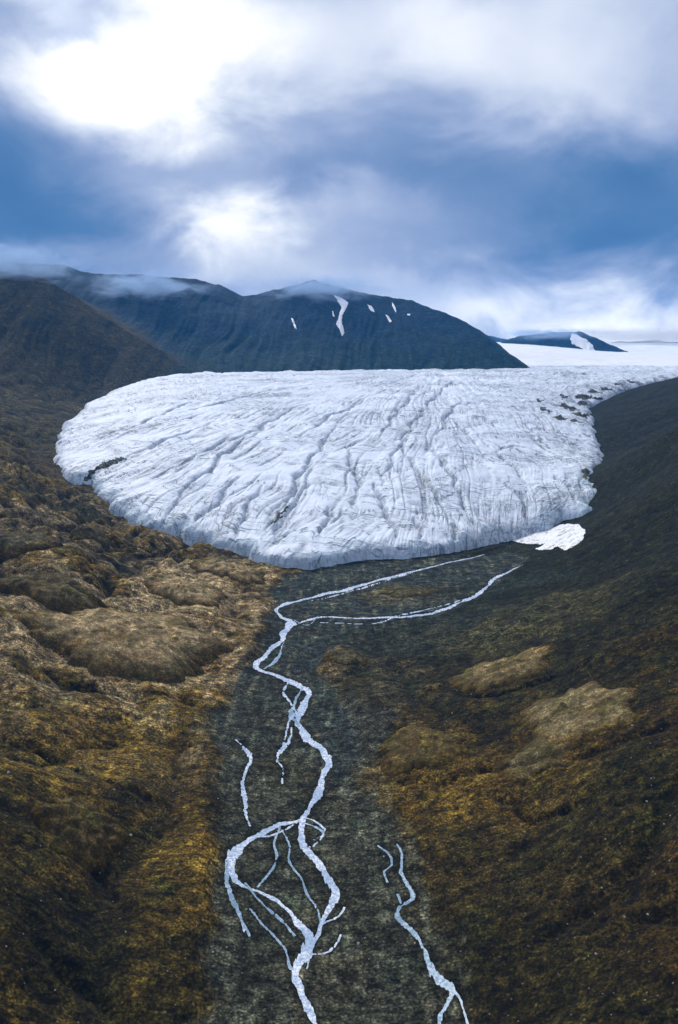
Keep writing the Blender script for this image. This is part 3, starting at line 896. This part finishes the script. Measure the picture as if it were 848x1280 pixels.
def patch_from_outline(name, outline, mat, thick, step=1.5, ice=False, parent=None, seed=0, rag=1.0):
    """a thin lens of snow or grit lying on the surface under the given outline"""
    us = [p[0] for p in outline]; vs = [p[1] for p in outline]
    U = np.arange(min(us) - step, max(us) + 2 * step, step); V = np.arange(min(vs) - step, max(vs) + 2 * step, step * .7)
    pts = {}; vs_ = []; faces = []
    uu, vv = np.meshgrid(U, V)
    wu = uu + rag * (2.2 * perlin(uu / 6, vv / 4, 70 + seed) + 1.0 * perlin(uu / 2.3, vv / 1.6, 71 + seed))
    wv = vv + rag * (1.4 * perlin(uu / 6 + 9, vv / 4, 72 + seed) + .6 * perlin(uu / 2.3 + 3, vv / 1.6, 73 + seed))
    d, _, _ = seg_dist(wu, wv, outline, True)
    ins = inside(wu, wv, outline)
    for j in range(len(V)):
        for i in range(len(U)):
            if not ins[j, i] and d[j, i] > 1.2 * step: continue
            if ice:
                best = None; dr = Vector(ray(U[i], V[j])); og = CAM - gloc
                for b in BV_ICE:
                    loc, nor, ii, dist = b.ray_cast(og, dr)
                    if loc and (best is None or dist < best[1]): best = (loc + gloc, dist, nor)
            else:
                best = cast(U[i], V[j])
            if best is None: continue
            e = float(np.clip(d[j, i] / 4.0, 0, 1)) if ins[j, i] else -.5
            p = best[0] + Vector((0, 0, thick * (.25 + .75 * e if e > 0 else -.6)))
            pts[(j, i)] = len(vs_); vs_.append(p)
    for (j, i) in list(pts):
        q = [(j, i), (j + 1, i), (j + 1, i + 1), (j, i + 1)]
        if all(t in pts for t in q):
            ids = [pts[t] for t in q]
            ds = [(vs_[ids[0]] - CAM).length - (vs_[t] - CAM).length for t in ids]
            if max(ds) - min(ds) < 260: faces.append(ids)
    if not faces: return None
    c = sum((vs_[f[0]] for f in faces), Vector()) / len(faces)
    off = gloc if parent else c
    o = mesh_from_grid(name, np.array([tuple(v - off) for v in vs_]), np.array(faces), mat, None, parent)
    if not parent: o.location = c
    return o


snow_specs = [
    ([(418, 369), (426, 372), (436, 378), (434, 384), (428, 394), (428, 404), (431, 416), (428.5, 421), (424, 411), (420.5, 405), (424, 394), (427, 384), (421, 375)],
     'long forked snow gully running down the blue mountain'),
    ([(459, 380), (465, 383), (469, 390), (464, 389)], 'short stubby snow patch on the mountain right of the long gully'),
    ([(490, 377), (492.5, 380), (496, 389), (494.5, 391), (491, 383)], 'thin steep snow streak high on the mountain shoulder'),
    ([(482, 393), (486, 395), (490, 402), (487.5, 403), (484, 398)], 'snow flecks low on the mountain below the thin streak'),
    ([(364, 397), (367, 399), (369, 405), (372, 412), (369, 410), (366, 404)], 'slim snow streak on the mountain left of the long gully'),
    ([(509, 392), (513, 393), (512.5, 395), (509, 394)], 'tiny snow patch near the right end of the ridge'),
    ([(415, 389), (417, 389), (418.5, 396), (417, 396)], 'sliver of snow just left of the long gully'),
    ([(640, 676), (662, 667), (684, 662), (700, 655), (722, 655), (732, 662), (730, 673), (720, 682), (707, 688), (697, 683), (686, 687), (668, 687), (682, 680), (662, 680)],
     'dirty snow bank lying beside the right foot of the glacier'),
]
M_patch = ice_material('old_snow', snow=True); M_bank = ice_material('dirty_snow', snow=True, dirty=True)
for i, (ol, lb) in enumerate(snow_specs):
    o = patch_from_outline('snow_patch', ol, M_patch if i < 7 else M_bank, 3.0 if i < 7 else .7, .55 if i < 7 else .8, seed=i, rag=.45 if i < 7 else 1.0)
    if o: tag(o, lb, 'snow patch', 'old snow patches')
o = patch_from_outline('snow_patch', [(716, 416), (722, 419), (735, 425), (741, 433), (748, 444), (740, 442), (728, 436), (716, 430), (712, 424)], M_patch, 5, .8, seed=20)
if o: tag(o, 'tongue of snow splitting the small far peak', 'snow patch', 'old snow patches')

# dark openings and debris on the ice
M_grit = ground_material('wet_grit')
def debris(outline, seed, lb):
    o = patch_from_outline('debris_patch', outline, M_grit, .8, .8, ice=True, parent=gl, seed=seed, rag=2.2)
    if o:
        me = o.data; n = len(me.vertices)
        a = me.attributes.new('Col', 'FLOAT_COLOR', 'POINT')
        a.data.foreach_set('color', np.tile(np.array([.085, .088, .07, 1], np.float32), n))
        o['label'] = lb
debris([(104, 600), (112, 588), (132, 577), (152, 571), (158, 574), (140, 582), (122, 588), (110, 602)], 31, 'dark green grit streak near the left edge')
debris([(340, 655), (346, 644), (356, 635), (364, 630), (356, 641), (346, 653)], 32, 'dark gash of grit above the ice front')
debris([(696, 507), (704, 503), (714, 508), (722, 513), (716, 514), (704, 510)], 33, 'dark debris in broken ice at the right margin')
debris([(714, 516), (724, 515), (737, 519), (733, 523), (722, 520)], 37, 'lower dark debris strip at the right margin')
debris([(728, 588), (734, 583), (737, 590), (733, 600), (730, 598)], 34, 'dark hollow in the right edge')
debris([(690, 522), (700, 518), (712, 524), (704, 526)], 35, 'small dark debris strip at the right margin')
for q_, (du, dv, lu) in enumerate([(683, 512, 9), (704, 495, 8), (722, 526, 9), (744, 489, 10), (760, 486, 9), (676, 500, 7), (730, 504, 9), (775, 480, 9), (748, 498, 7), (790, 477, 8)]):
    debris([(du - lu, dv - 1.5), (du - lu * .3, dv - 2.6), (du + lu * .5, dv + .4), (du + lu, dv + 2.6), (du + lu * .2, dv + 2.4), (du - lu * .6, dv + .8)], 60 + q_, 'narrow dark sliver of rock showing through the right margin')
debris([(716, 497), (728, 492), (742, 496), (734, 500)], 36, 'thin dark debris strip high on the right margin')

# ------------------------------------------------------------------ streams
def water_material(name, white):
    m, nt, out = new_mat(name); k = NT(nt)
    pos = k.n('ShaderNodeNewGeometry').outputs['Position']
    n = k.noise(pos, .6, 7, .75); n2 = k.noise(pos, .05, 4, .6)
    f = k.math('MULTIPLY', k.ramp(n, .38, .62), k.ramp(n2, .35, .6, .35, 1.0))
    c = k.mix(f, (.24, .36, .55) if white else (.14, .25, .36), (.80, .85, .93) if white else (.42, .54, .68))
    p = k.n('ShaderNodeBsdfPrincipled')
    p.inputs['IOR'].default_value = 1.33
    k.l(c, p.inputs['Base Color']); k.l(k.ramp(f, 0, 1, .10, .45), p.inputs['Roughness'])
    k.l(k.bump(k.noise(pos, 1.6, 4, .6), .35, .25), p.inputs['Normal'])
    k.l(p.outputs[0], out.inputs['Surface'])
    return m


M_white = water_material('glacial_water', True); M_blue = water_material('clear_water', False)


WATER = {'w': M_white, 'b': M_blue}
for lines, kind, label, rag in STREAMS:
    vl, fl = [], []
    for n_, L in enumerate(lines):
        q = np.linspace(-1.9, 1.9, 7)
        lat = np.maximum(L[:, 2], .5)[:, None] * q[None]
        px = L[:, 0, None] + L[:, 3, None] * lat; py = L[:, 1, None] + L[:, 4, None] * lat
        z = base_z(px, py) - 2.4 - .32 + .012 * n_
        b0 = len(vl); m = 6
        vl += list(zip(px.ravel(), py.ravel(), z.ravel()))
        for i in range(len(L) - 1):
            for j in range(m):
                k_ = b0 + i * (m + 1) + j
                fl.append((k_, k_ + 1, k_ + m + 2, k_ + m + 1))
    tag(mesh_from_grid('stream', np.array(vl), np.array(fl), WATER[kind]), label, 'stream', kind='structure')

# ------------------------------------------------------------------ rounded rock outcrops, each lying on the slope
def rock_attr_colour(x, y, q, colr, seed):
    n = fbm(x / 14, y / 18, 4, 400 + seed)
    c = np.tile(colr, (len(x), 1))
    c = mixc(c, olive * 1.6, sstep(-.05, .4, n) * .6)
    c = mixc(c, brown, sstep(.62 + .3 * n, .98, q) * .9)
    return np.clip(c * (1 + .6 * fbm(x / 5, y / 6, 3, 420 + seed))[:, None], .006, .5)


def outcrop(u, v, wpx, dep, hgt, colr, label, seed, rot=0.0):
    hgt *= 1.15
    smooth_ = .4 if hgt > 12 else 1.0
    c = cast(u, v)[0]
    dist = (c - CAM).length
    rx = .5 * wpx * dist / FPX; ry = dep * .5
    nr, na = 46, 150
    q = np.linspace(0.0, 1.22, nr)[:, None] * np.ones((1, na)); a = (np.arange(na) / na * 2 * np.pi)[None] * np.ones((nr, 1))
    edge = 1 + .30 * perlin(np.cos(a) * 1.3 + seed, np.sin(a) * 1.3, 500 + seed) * 1.6 + .22 * perlin(np.cos(a) * 3.5 + seed, np.sin(a) * 3.5, 510) + .12 * perlin(np.cos(a) * 9 + seed, np.sin(a) * 9, 511)
    lx = q * edge * np.cos(a) * rx; ly = q * edge * np.sin(a) * ry
    x = c.x + lx * math.cos(rot) - ly * math.sin(rot); y = c.y + lx * math.sin(rot) + ly * math.cos(rot)
    qq = np.clip(q, 0, 1)
    prof = (1 - qq ** 4.2) ** .8 * (.72 + .28 * (1 - qq ** 2)) * hgt
    wx = x + 6 * perlin(x / 22, y / 22, 520 + seed)
    crease = np.abs(perlin(wx / 26, y / 34, 530 + seed)); crease2 = np.abs(perlin(wx / 10, y / 13, 540 + seed))
    prof = prof * (1 - .38 * smooth_ + smooth_ * (.8 * crease + .4 * crease2)) + (fbm(x / 4, y / 5, 3, 550) * .9 + 1.2 * (crease2 - .2)) * (1 - qq ** 4)
    zb = np.array([drop(xx, yy) for xx, yy in zip(x.ravel(), y.ravel())]).reshape(x.shape)
    z = zb + prof - .25 * hgt * sstep(.93, 1.15, q) - 1.2 * sstep(.9, 1.1, q)
    V = np.stack([x.ravel() - c.x, y.ravel() - c.y, z.ravel() - c.z], 1)
    i = np.arange(nr - 1)[:, None] * na + np.arange(na)[None]
    j = np.arange(nr - 1)[:, None] * na + (np.arange(na)[None] + 1) % na
    fc = np.stack([i, i + na, j + na, j], -1).reshape(-1, 4)
    o = mesh_from_grid('rock_outcrop', V, fc, M_rock, rock_attr_colour(x.ravel(), y.ravel(), q.ravel(), colr, seed))
    o.location = c
    tag(o, label, 'rock outcrop', 'rounded rock outcrops')
    return o


outs = [
    (165, 806, 225, 130, 16, pale * 1.25, 'broad tan rock hump in the middle of the left slope', 1, .1),
    (62, 745, 128, 75, 15, C(.105, .082, .036), 'dark fronted brown rock knoll near the left picture edge', 2, .1),
    (235, 738, 110, 75, 8, pale * 1.3, 'pale grey rock slab between the tan hump and the gravel flat', 3, -.6),
    (285, 712, 120, 60, 7, pale * 1.2, 'long pale rock back just below the left ice edge', 4, -.6),
    (30, 682, 90, 70, 12, C(.10, .085, .045), 'rounded brown rock knoll above the dark fronted one', 5, .2),
    (112, 672, 62, 45, 8, C(.085, .072, .034), 'small brown knob between knolls and the ice', 6, .2),
    (100, 640, 70, 60, 8, C(.075, .065, .032), 'olive rock knob close under the left ice margin', 7, .4),
    (25, 610, 70, 80, 8, C(.085, .072, .036), 'high brown knob at the left edge level with the ice', 8, .0),
    (632, 838, 118, 60, 4.5, C(.20, .15, .065), 'low tan rock hump on the dark right slope', 9, .1),
    (722, 892, 118, 84, 6, C(.21, .165, .08), 'large tan rock dome with dark streaks on the right slope', 10, .5),
    (672, 950, 96, 40, 2.5, C(.125, .10, .045), 'flat tan rock apron below the streaked dome', 11, .3),
    (524, 935, 110, 60, 5, C(.105, .075, .024), 'ochre rock bluff above the right edge of the flat', 12, .3),
    (540, 860, 24, 14, 3, C(.12, .10, .055), 'small lone tan rock on dark ground right of the stream', 13, .3),
    (508, 741, 66, 34, 3, C(.10, .088, .042), 'low olive rock island between the two upper streams', 14, .0),
    (434, 822, 46, 30, 3, C(.10, .082, .04), 'small brown rock mound just right of the upper stream', 15, .2),
    (100, 1035, 90, 44, 7, C(.085, .06, .02), 'brown rock knob on the near left slope', 16, .2),
]
for a in outs: outcrop(*a)

# ------------------------------------------------------------------ loose boulders, tiny pale dots in the photograph
def boulder_mesh(seed):
    bm = bmesh.new(); bmesh.ops.create_icosphere(bm, subdivisions=2, radius=1)
    r_ = random.Random(seed)
    pl = [(Vector((r_.uniform(-1, 1), r_.uniform(-1, 1), r_.uniform(-.4, 1))).normalized(), r_.uniform(.55, .85)) for _ in range(9)]
    for v in bm.verts:
        for n_, d_ in pl:
            e = v.co.dot(n_) - d_
            if e > 0: v.co -= n_ * e
        v.co.z *= .7
    me = bpy.data.meshes.new('boulder'); bm.to_mesh(me); bm.free()
    return me


def stone_material():
    m, nt, out = new_mat('pale_stone'); k = NT(nt)
    pos = k.n('ShaderNodeNewGeometry').outputs['Position']
    c = k.mix(k.noise(pos, 1.5, 4, .6), (.16, .14, .11), (.42, .40, .36))
    p = k.n('ShaderNodeBsdfPrincipled', i_Roughness=.9); k.l(c, p.inputs['Base Color']); k.l(p.outputs[0], out.inputs['Surface'])
    return m


M_stone = stone_material()
bms = [boulder_mesh(s) for s in range(5)]
for m in bms: m.materials.append(M_stone)
nb = 0
while nb < 110:
    u = random.uniform(5, 843); v = random.uniform(840, 1270)
    c = cast(u, v)[0]
    s = random.uniform(.28, .6) * (1.6 if random.random() < .12 else 1)
    o = bpy.data.objects.new('boulder', random.choice(bms)); COL.objects.link(o)
    o.location = c + Vector((0, 0, s * .25)); o.scale = (s * random.uniform(.8, 1.4), s * random.uniform(.8, 1.3), s); o.rotation_euler = (0, 0, random.uniform(0, 6.28))
    tag(o, 'small pale boulder lying loose on the near valley ground', 'boulder', 'loose boulders on the near ground')
    nb += 1

# ------------------------------------------------------------------ cloud shreds caught on the ridges
def cloud_material(name, dens, scale, seed, tone=(.50, .70, 1.0)):
    m, nt, out = new_mat(name); k = NT(nt)
    tc = k.n('ShaderNodeTexCoord').outputs['Object']
    g = k.n('ShaderNodeVectorMath', operation='LENGTH'); k.l(tc, g.inputs[0])
    fall = k.ramp(g.outputs['Value'], .0, 1.0, 1.0, 0.0)
    mp = k.n('ShaderNodeMapping'); mp.inputs['Location'].default_value = (seed * 3.1, seed, 0); mp.inputs['Scale'].default_value = scale; k.l(tc, mp.inputs['Vector'])
    n = k.noise(mp.outputs[0], 1.0, 6, .62, .8)
    d = k.ramp(k.math('ADD', k.math('MULTIPLY', n, 1.7), k.math('MULTIPLY', fall, .42)), .92, 1.35)
    d = k.math('MULTIPLY', k.math('MULTIPLY', d, fall), dens)
    p = k.n('ShaderNodeVolumePrincipled'); p.inputs['Color'].default_value = (*tone, 1); p.inputs['Anisotropy'].default_value = .3
    k.l(d, p.inputs['Density']); k.l(p.outputs[0], out.inputs['Volume'])
    m.cycles.volume_step_rate = 4
    return m


def cloud(u, v, y, rx, ry, rz, dens, label, seed, tone=(.50, .70, 1.0)):
    p = at_y(u, v, y)
    bm = bmesh.new(); bmesh.ops.create_icosphere(bm, subdivisions=4, radius=1.02)
    me = bpy.data.meshes.new('cloud'); bm.to_mesh(me); bm.free()
    o = bpy.data.objects.new('cloud', me); COL.objects.link(o)
    o.location = p; o.scale = (rx, ry, rz)
    me.materials.append(cloud_material('cloud_vapour', dens, (3.2, 2.4, 1.9), seed, tone))
    tag(o, label, 'cloud', 'cloud shreds on the ridges', 'thing')


cloud(185, 357, 3060, 330, 180, 85, .040, 'blue shred of cloud hanging over the middle of the left ridge', 1)
cloud(0, 330, 2680, 430, 220, 105, .030, 'thick cloud shred covering the top of the left hillside', 2)
cloud(410, 361, 3180, 400, 220, 85, .026, 'cloud cap draped over the mountain top above the snow gully', 3)
cloud(680, 417, 4080, 380, 180, 55, .022, 'low cloud shred on the small far peak', 4)
cloud(830, 420, 6300, 1500, 500, 95, .035, 'pale cloud bank lying on the far end of the snowfield', 5, (.96, .97, 1.0))

# ------------------------------------------------------------------ haze
bm = bmesh.new(); bmesh.ops.create_cube(bm, size=1)
me = bpy.data.meshes.new('haze'); bm.to_mesh(me); bm.free()
hz = bpy.data.objects.new('haze', me); COL.objects.link(hz); hz['kind'] = 'stuff'; hz['label'] = 'thin blue air filling the valley'
zall = zf
zlo, zhi = float(min(zf.min(), iz.min())) - 1, float(max(zf.max(), 620)) + 12
hz.location = (0, 0, (zlo + zhi) / 2); hz.scale = (16200, 16200, zhi - zlo)
m, nt, out = new_mat('haze_air'); k = NT(nt)
p = k.n('ShaderNodeVolumePrincipled'); p.inputs['Color'].default_value = (.07, .42, 1.0, 1); p.inputs['Density'].default_value = 4.6e-5; p.inputs['Anisotropy'].default_value = 0.0
k.l(p.outputs[0], out.inputs['Volume']); me.materials.append(m)

# ------------------------------------------------------------------ sky
SUN_AZ = R(-28); SUN_EL = R(39)
w = bpy.data.worlds.new('World'); SC.world = w; w.use_nodes = True
nt = w.node_tree; nt.nodes.clear(); k = NT(nt)
wo = nt.nodes.new('ShaderNodeOutputWorld'); bg = nt.nodes.new('ShaderNodeBackground')
sky = nt.nodes.new('ShaderNodeTexSky'); sky.sky_type = 'NISHITA'; sky.sun_disc = False
sky.sun_elevation = SUN_EL; sky.sun_rotation = SUN_AZ
tc = nt.nodes.new('ShaderNodeTexCoord').outputs['Generated']
sep = nt.nodes.new('ShaderNodeSeparateXYZ'); k.l(tc, sep.inputs[0])
az = k.math('MULTIPLY', k.math('ARCTAN2', sep.outputs[0], sep.outputs[1]), 180 / math.pi)
el = k.math('MULTIPLY', k.math('ARCSINE', sep.outputs[2]), 180 / math.pi)
# cloud texture coordinates: flattened towards the horizon like a real deck
den = k.math('ADD', k.math('MAXIMUM', sep.outputs[2], 0.0), .75)
cx = nt.nodes.new('ShaderNodeCombineXYZ')
k.l(k.math('DIVIDE', sep.outputs[0], den), cx.inputs[0]); k.l(k.math('DIVIDE', sep.outputs[1], den), cx.inputs[1]); k.l(k.math('MULTIPLY', sep.outputs[2], 1.2), cx.inputs[2])
cv = cx.outputs[0]
warp1 = k.noise(cv, 5.6, 6, .54, .4); 
mpw = nt.nodes.new('ShaderNodeMapping'); mpw.inputs['Location'].default_value = (5.2, 1.3, 2.2); k.l(cv, mpw.inputs['Vector'])
warp2 = k.noise(mpw.outputs[0], 6.5, 6, .54, .4)
mp3 = nt.nodes.new('ShaderNodeMapping'); mp3.inputs['Location'].default_value = (-3.2, 7.3, 1.2); k.l(cv, mp3.inputs['Vector'])
tex = k.noise(mp3.outputs[0], 4.2, 7, .54, .3)
waz = k.math('ADD', az, k.math('MULTIPLY', k.math('SUBTRACT', warp1, .5), 13.0))
wel = k.math('ADD', el, k.math('MULTIPLY', k.math('SUBTRACT', warp2, .5), 9.0))


def px_dir(u, v):
    d = ray(u, v)
    return math.degrees(math.atan2(d[0], d[1])), math.degrees(math.asin(d[2]))


def sblob(u, v, ru, rv, amp, hard=1.0, warped=True):
    a0, e0 = px_dir(u, v); ra = ru / 17.4 * .98; re = rv / 17.4 * .98
    A, E = (waz, wel) if warped else (az, el)
    da = k.math('DIVIDE', k.math('SUBTRACT', A, a0), ra); de = k.math('DIVIDE', k.math('SUBTRACT', E, e0), re)
    r2 = k.math('ADD', k.math('MULTIPLY', da, da), k.math('MULTIPLY', de, de))
    return k.math('MULTIPLY', k.math('EXPONENT', k.math('MULTIPLY', k.math('POWER', r2, hard), -1.0)), amp)


def total(lst):
    t = lst[0]
    for q in lst[1:]: t = k.math('ADD', t, q)
    return t


bright = total([
    sblob(170, 82, 140, 76, 1.4, 1.2), sblob(300, 20, 190, 70, .45), sblob(50, 75, 60, 30, .35), sblob(310, 277, 62, 42, 1.05, 1.0), sblob(370, 262, 210, 55, .40),
    sblob(600, 50, 190, 75, .40), sblob(560, 20, 70, 45, .25), sblob(790, 60, 140, 110, .28), sblob(820, 388, 120, 48, .85), sblob(720, 405, 130, 28, .45), sblob(560, 385, 190, 60, .5), sblob(780, 414, 240, 18, .55), sblob(250, 335, 260, 30, .2),
    sblob(480, 345, 160, 40, .12), sblob(720, 130, 160, 60, .14),
])
darkb = total([
    sblob(20, 215, 130, 80, .55), sblob(120, 300, 200, 40, .40), sblob(790, 285, 200, 75, .68), sblob(500, 200, 270, 48, .36), sblob(22, 8, 62, 40, 1.5), sblob(560, 330, 130, 45, .12),
])
texv = k.ramp(tex, .30, .70, -.5, .5, False)
val = k.math('ADD', k.math('SUBTRACT', bright, darkb), k.math('MULTIPLY', texv, .26))
cr = nt.nodes.new('ShaderNodeValToRGB'); k.l(k.math('MULTIPLY', k.math('ADD', val, .82), .4), cr.inputs[0])
els = cr.color_ramp.elements
stops = [(0.0, (.045, .15, .38)), (.14, (.095, .225, .47)), (.28, (.23, .345, .60)), (.40, (.40, .50, .74)), (.55, (.71, .79, .95)), (.70, (1.05, 1.08, 1.15)), (1.0, (1.5, 1.5, 1.5))]
els[0].position, els[0].color = stops[0][0], (*stops[0][1], 1)
els[1].position, els[1].color = stops[-1][0], (*stops[-1][1], 1)
for p_, c_ in stops[1:-1]:
    e = els.new(p_); e.color = (*c_, 1)
# unseen overcast overhead, toned apart from the visible sky to light the scene
over = k.ramp(el, 21, 48)
cloudc = k.mix(over, cr.outputs[0], (.72, .72, .76))
nish = k.mix(1.0, sky.outputs[0], (.12, .12, .12), 'MULTIPLY')
hole = k.math('MULTIPLY', k.math('ADD', sblob(25, 5, 60, 28, .8), k.ramp(el, 40, 80, 0, .25)), 1.0, True)
fin = k.mix(hole, cloudc, nish)
k.l(fin, bg.inputs['Color']); bg.inputs['Strength'].default_value = 1.0
k.l(bg.outputs[0], wo.inputs['Surface'])

sl = bpy.data.lights.new('sun', 'SUN'); sl.energy = 3.0; sl.angle = R(11); sl.color = (1.0, .96, .90)
so = bpy.data.objects.new('sun', sl); COL.objects.link(so)
sd = Vector((math.sin(SUN_AZ) * math.cos(SUN_EL), math.cos(SUN_AZ) * math.cos(SUN_EL), math.sin(SUN_EL)))
so.rotation_euler = (-sd).to_track_quat('-Z', 'Y').to_euler()

# ------------------------------------------------------------------ camera and view
cd = bpy.data.cameras.new('camera'); co = bpy.data.objects.new('camera', cd); COL.objects.link(co)
cd.sensor_fit = 'VERTICAL'; cd.sensor_height = 36; cd.sensor_width = 24; cd.lens = 36 * FPX / 1280
cd.clip_start = 1; cd.clip_end = 60000
co.location = CAM; co.rotation_euler = (math.pi / 2 - PITCH, 0, 0)
SC.camera = co
SC.view_settings.view_transform = 'Standard'; SC.view_settings.look = 'None'; SC.view_settings.exposure = 0; SC.view_settings.gamma = 1
SC.cycles.max_bounces = 5; SC.cycles.volume_bounces = 1; SC.cycles.diffuse_bounces = 3
SC.cycles.volume_max_steps = 128
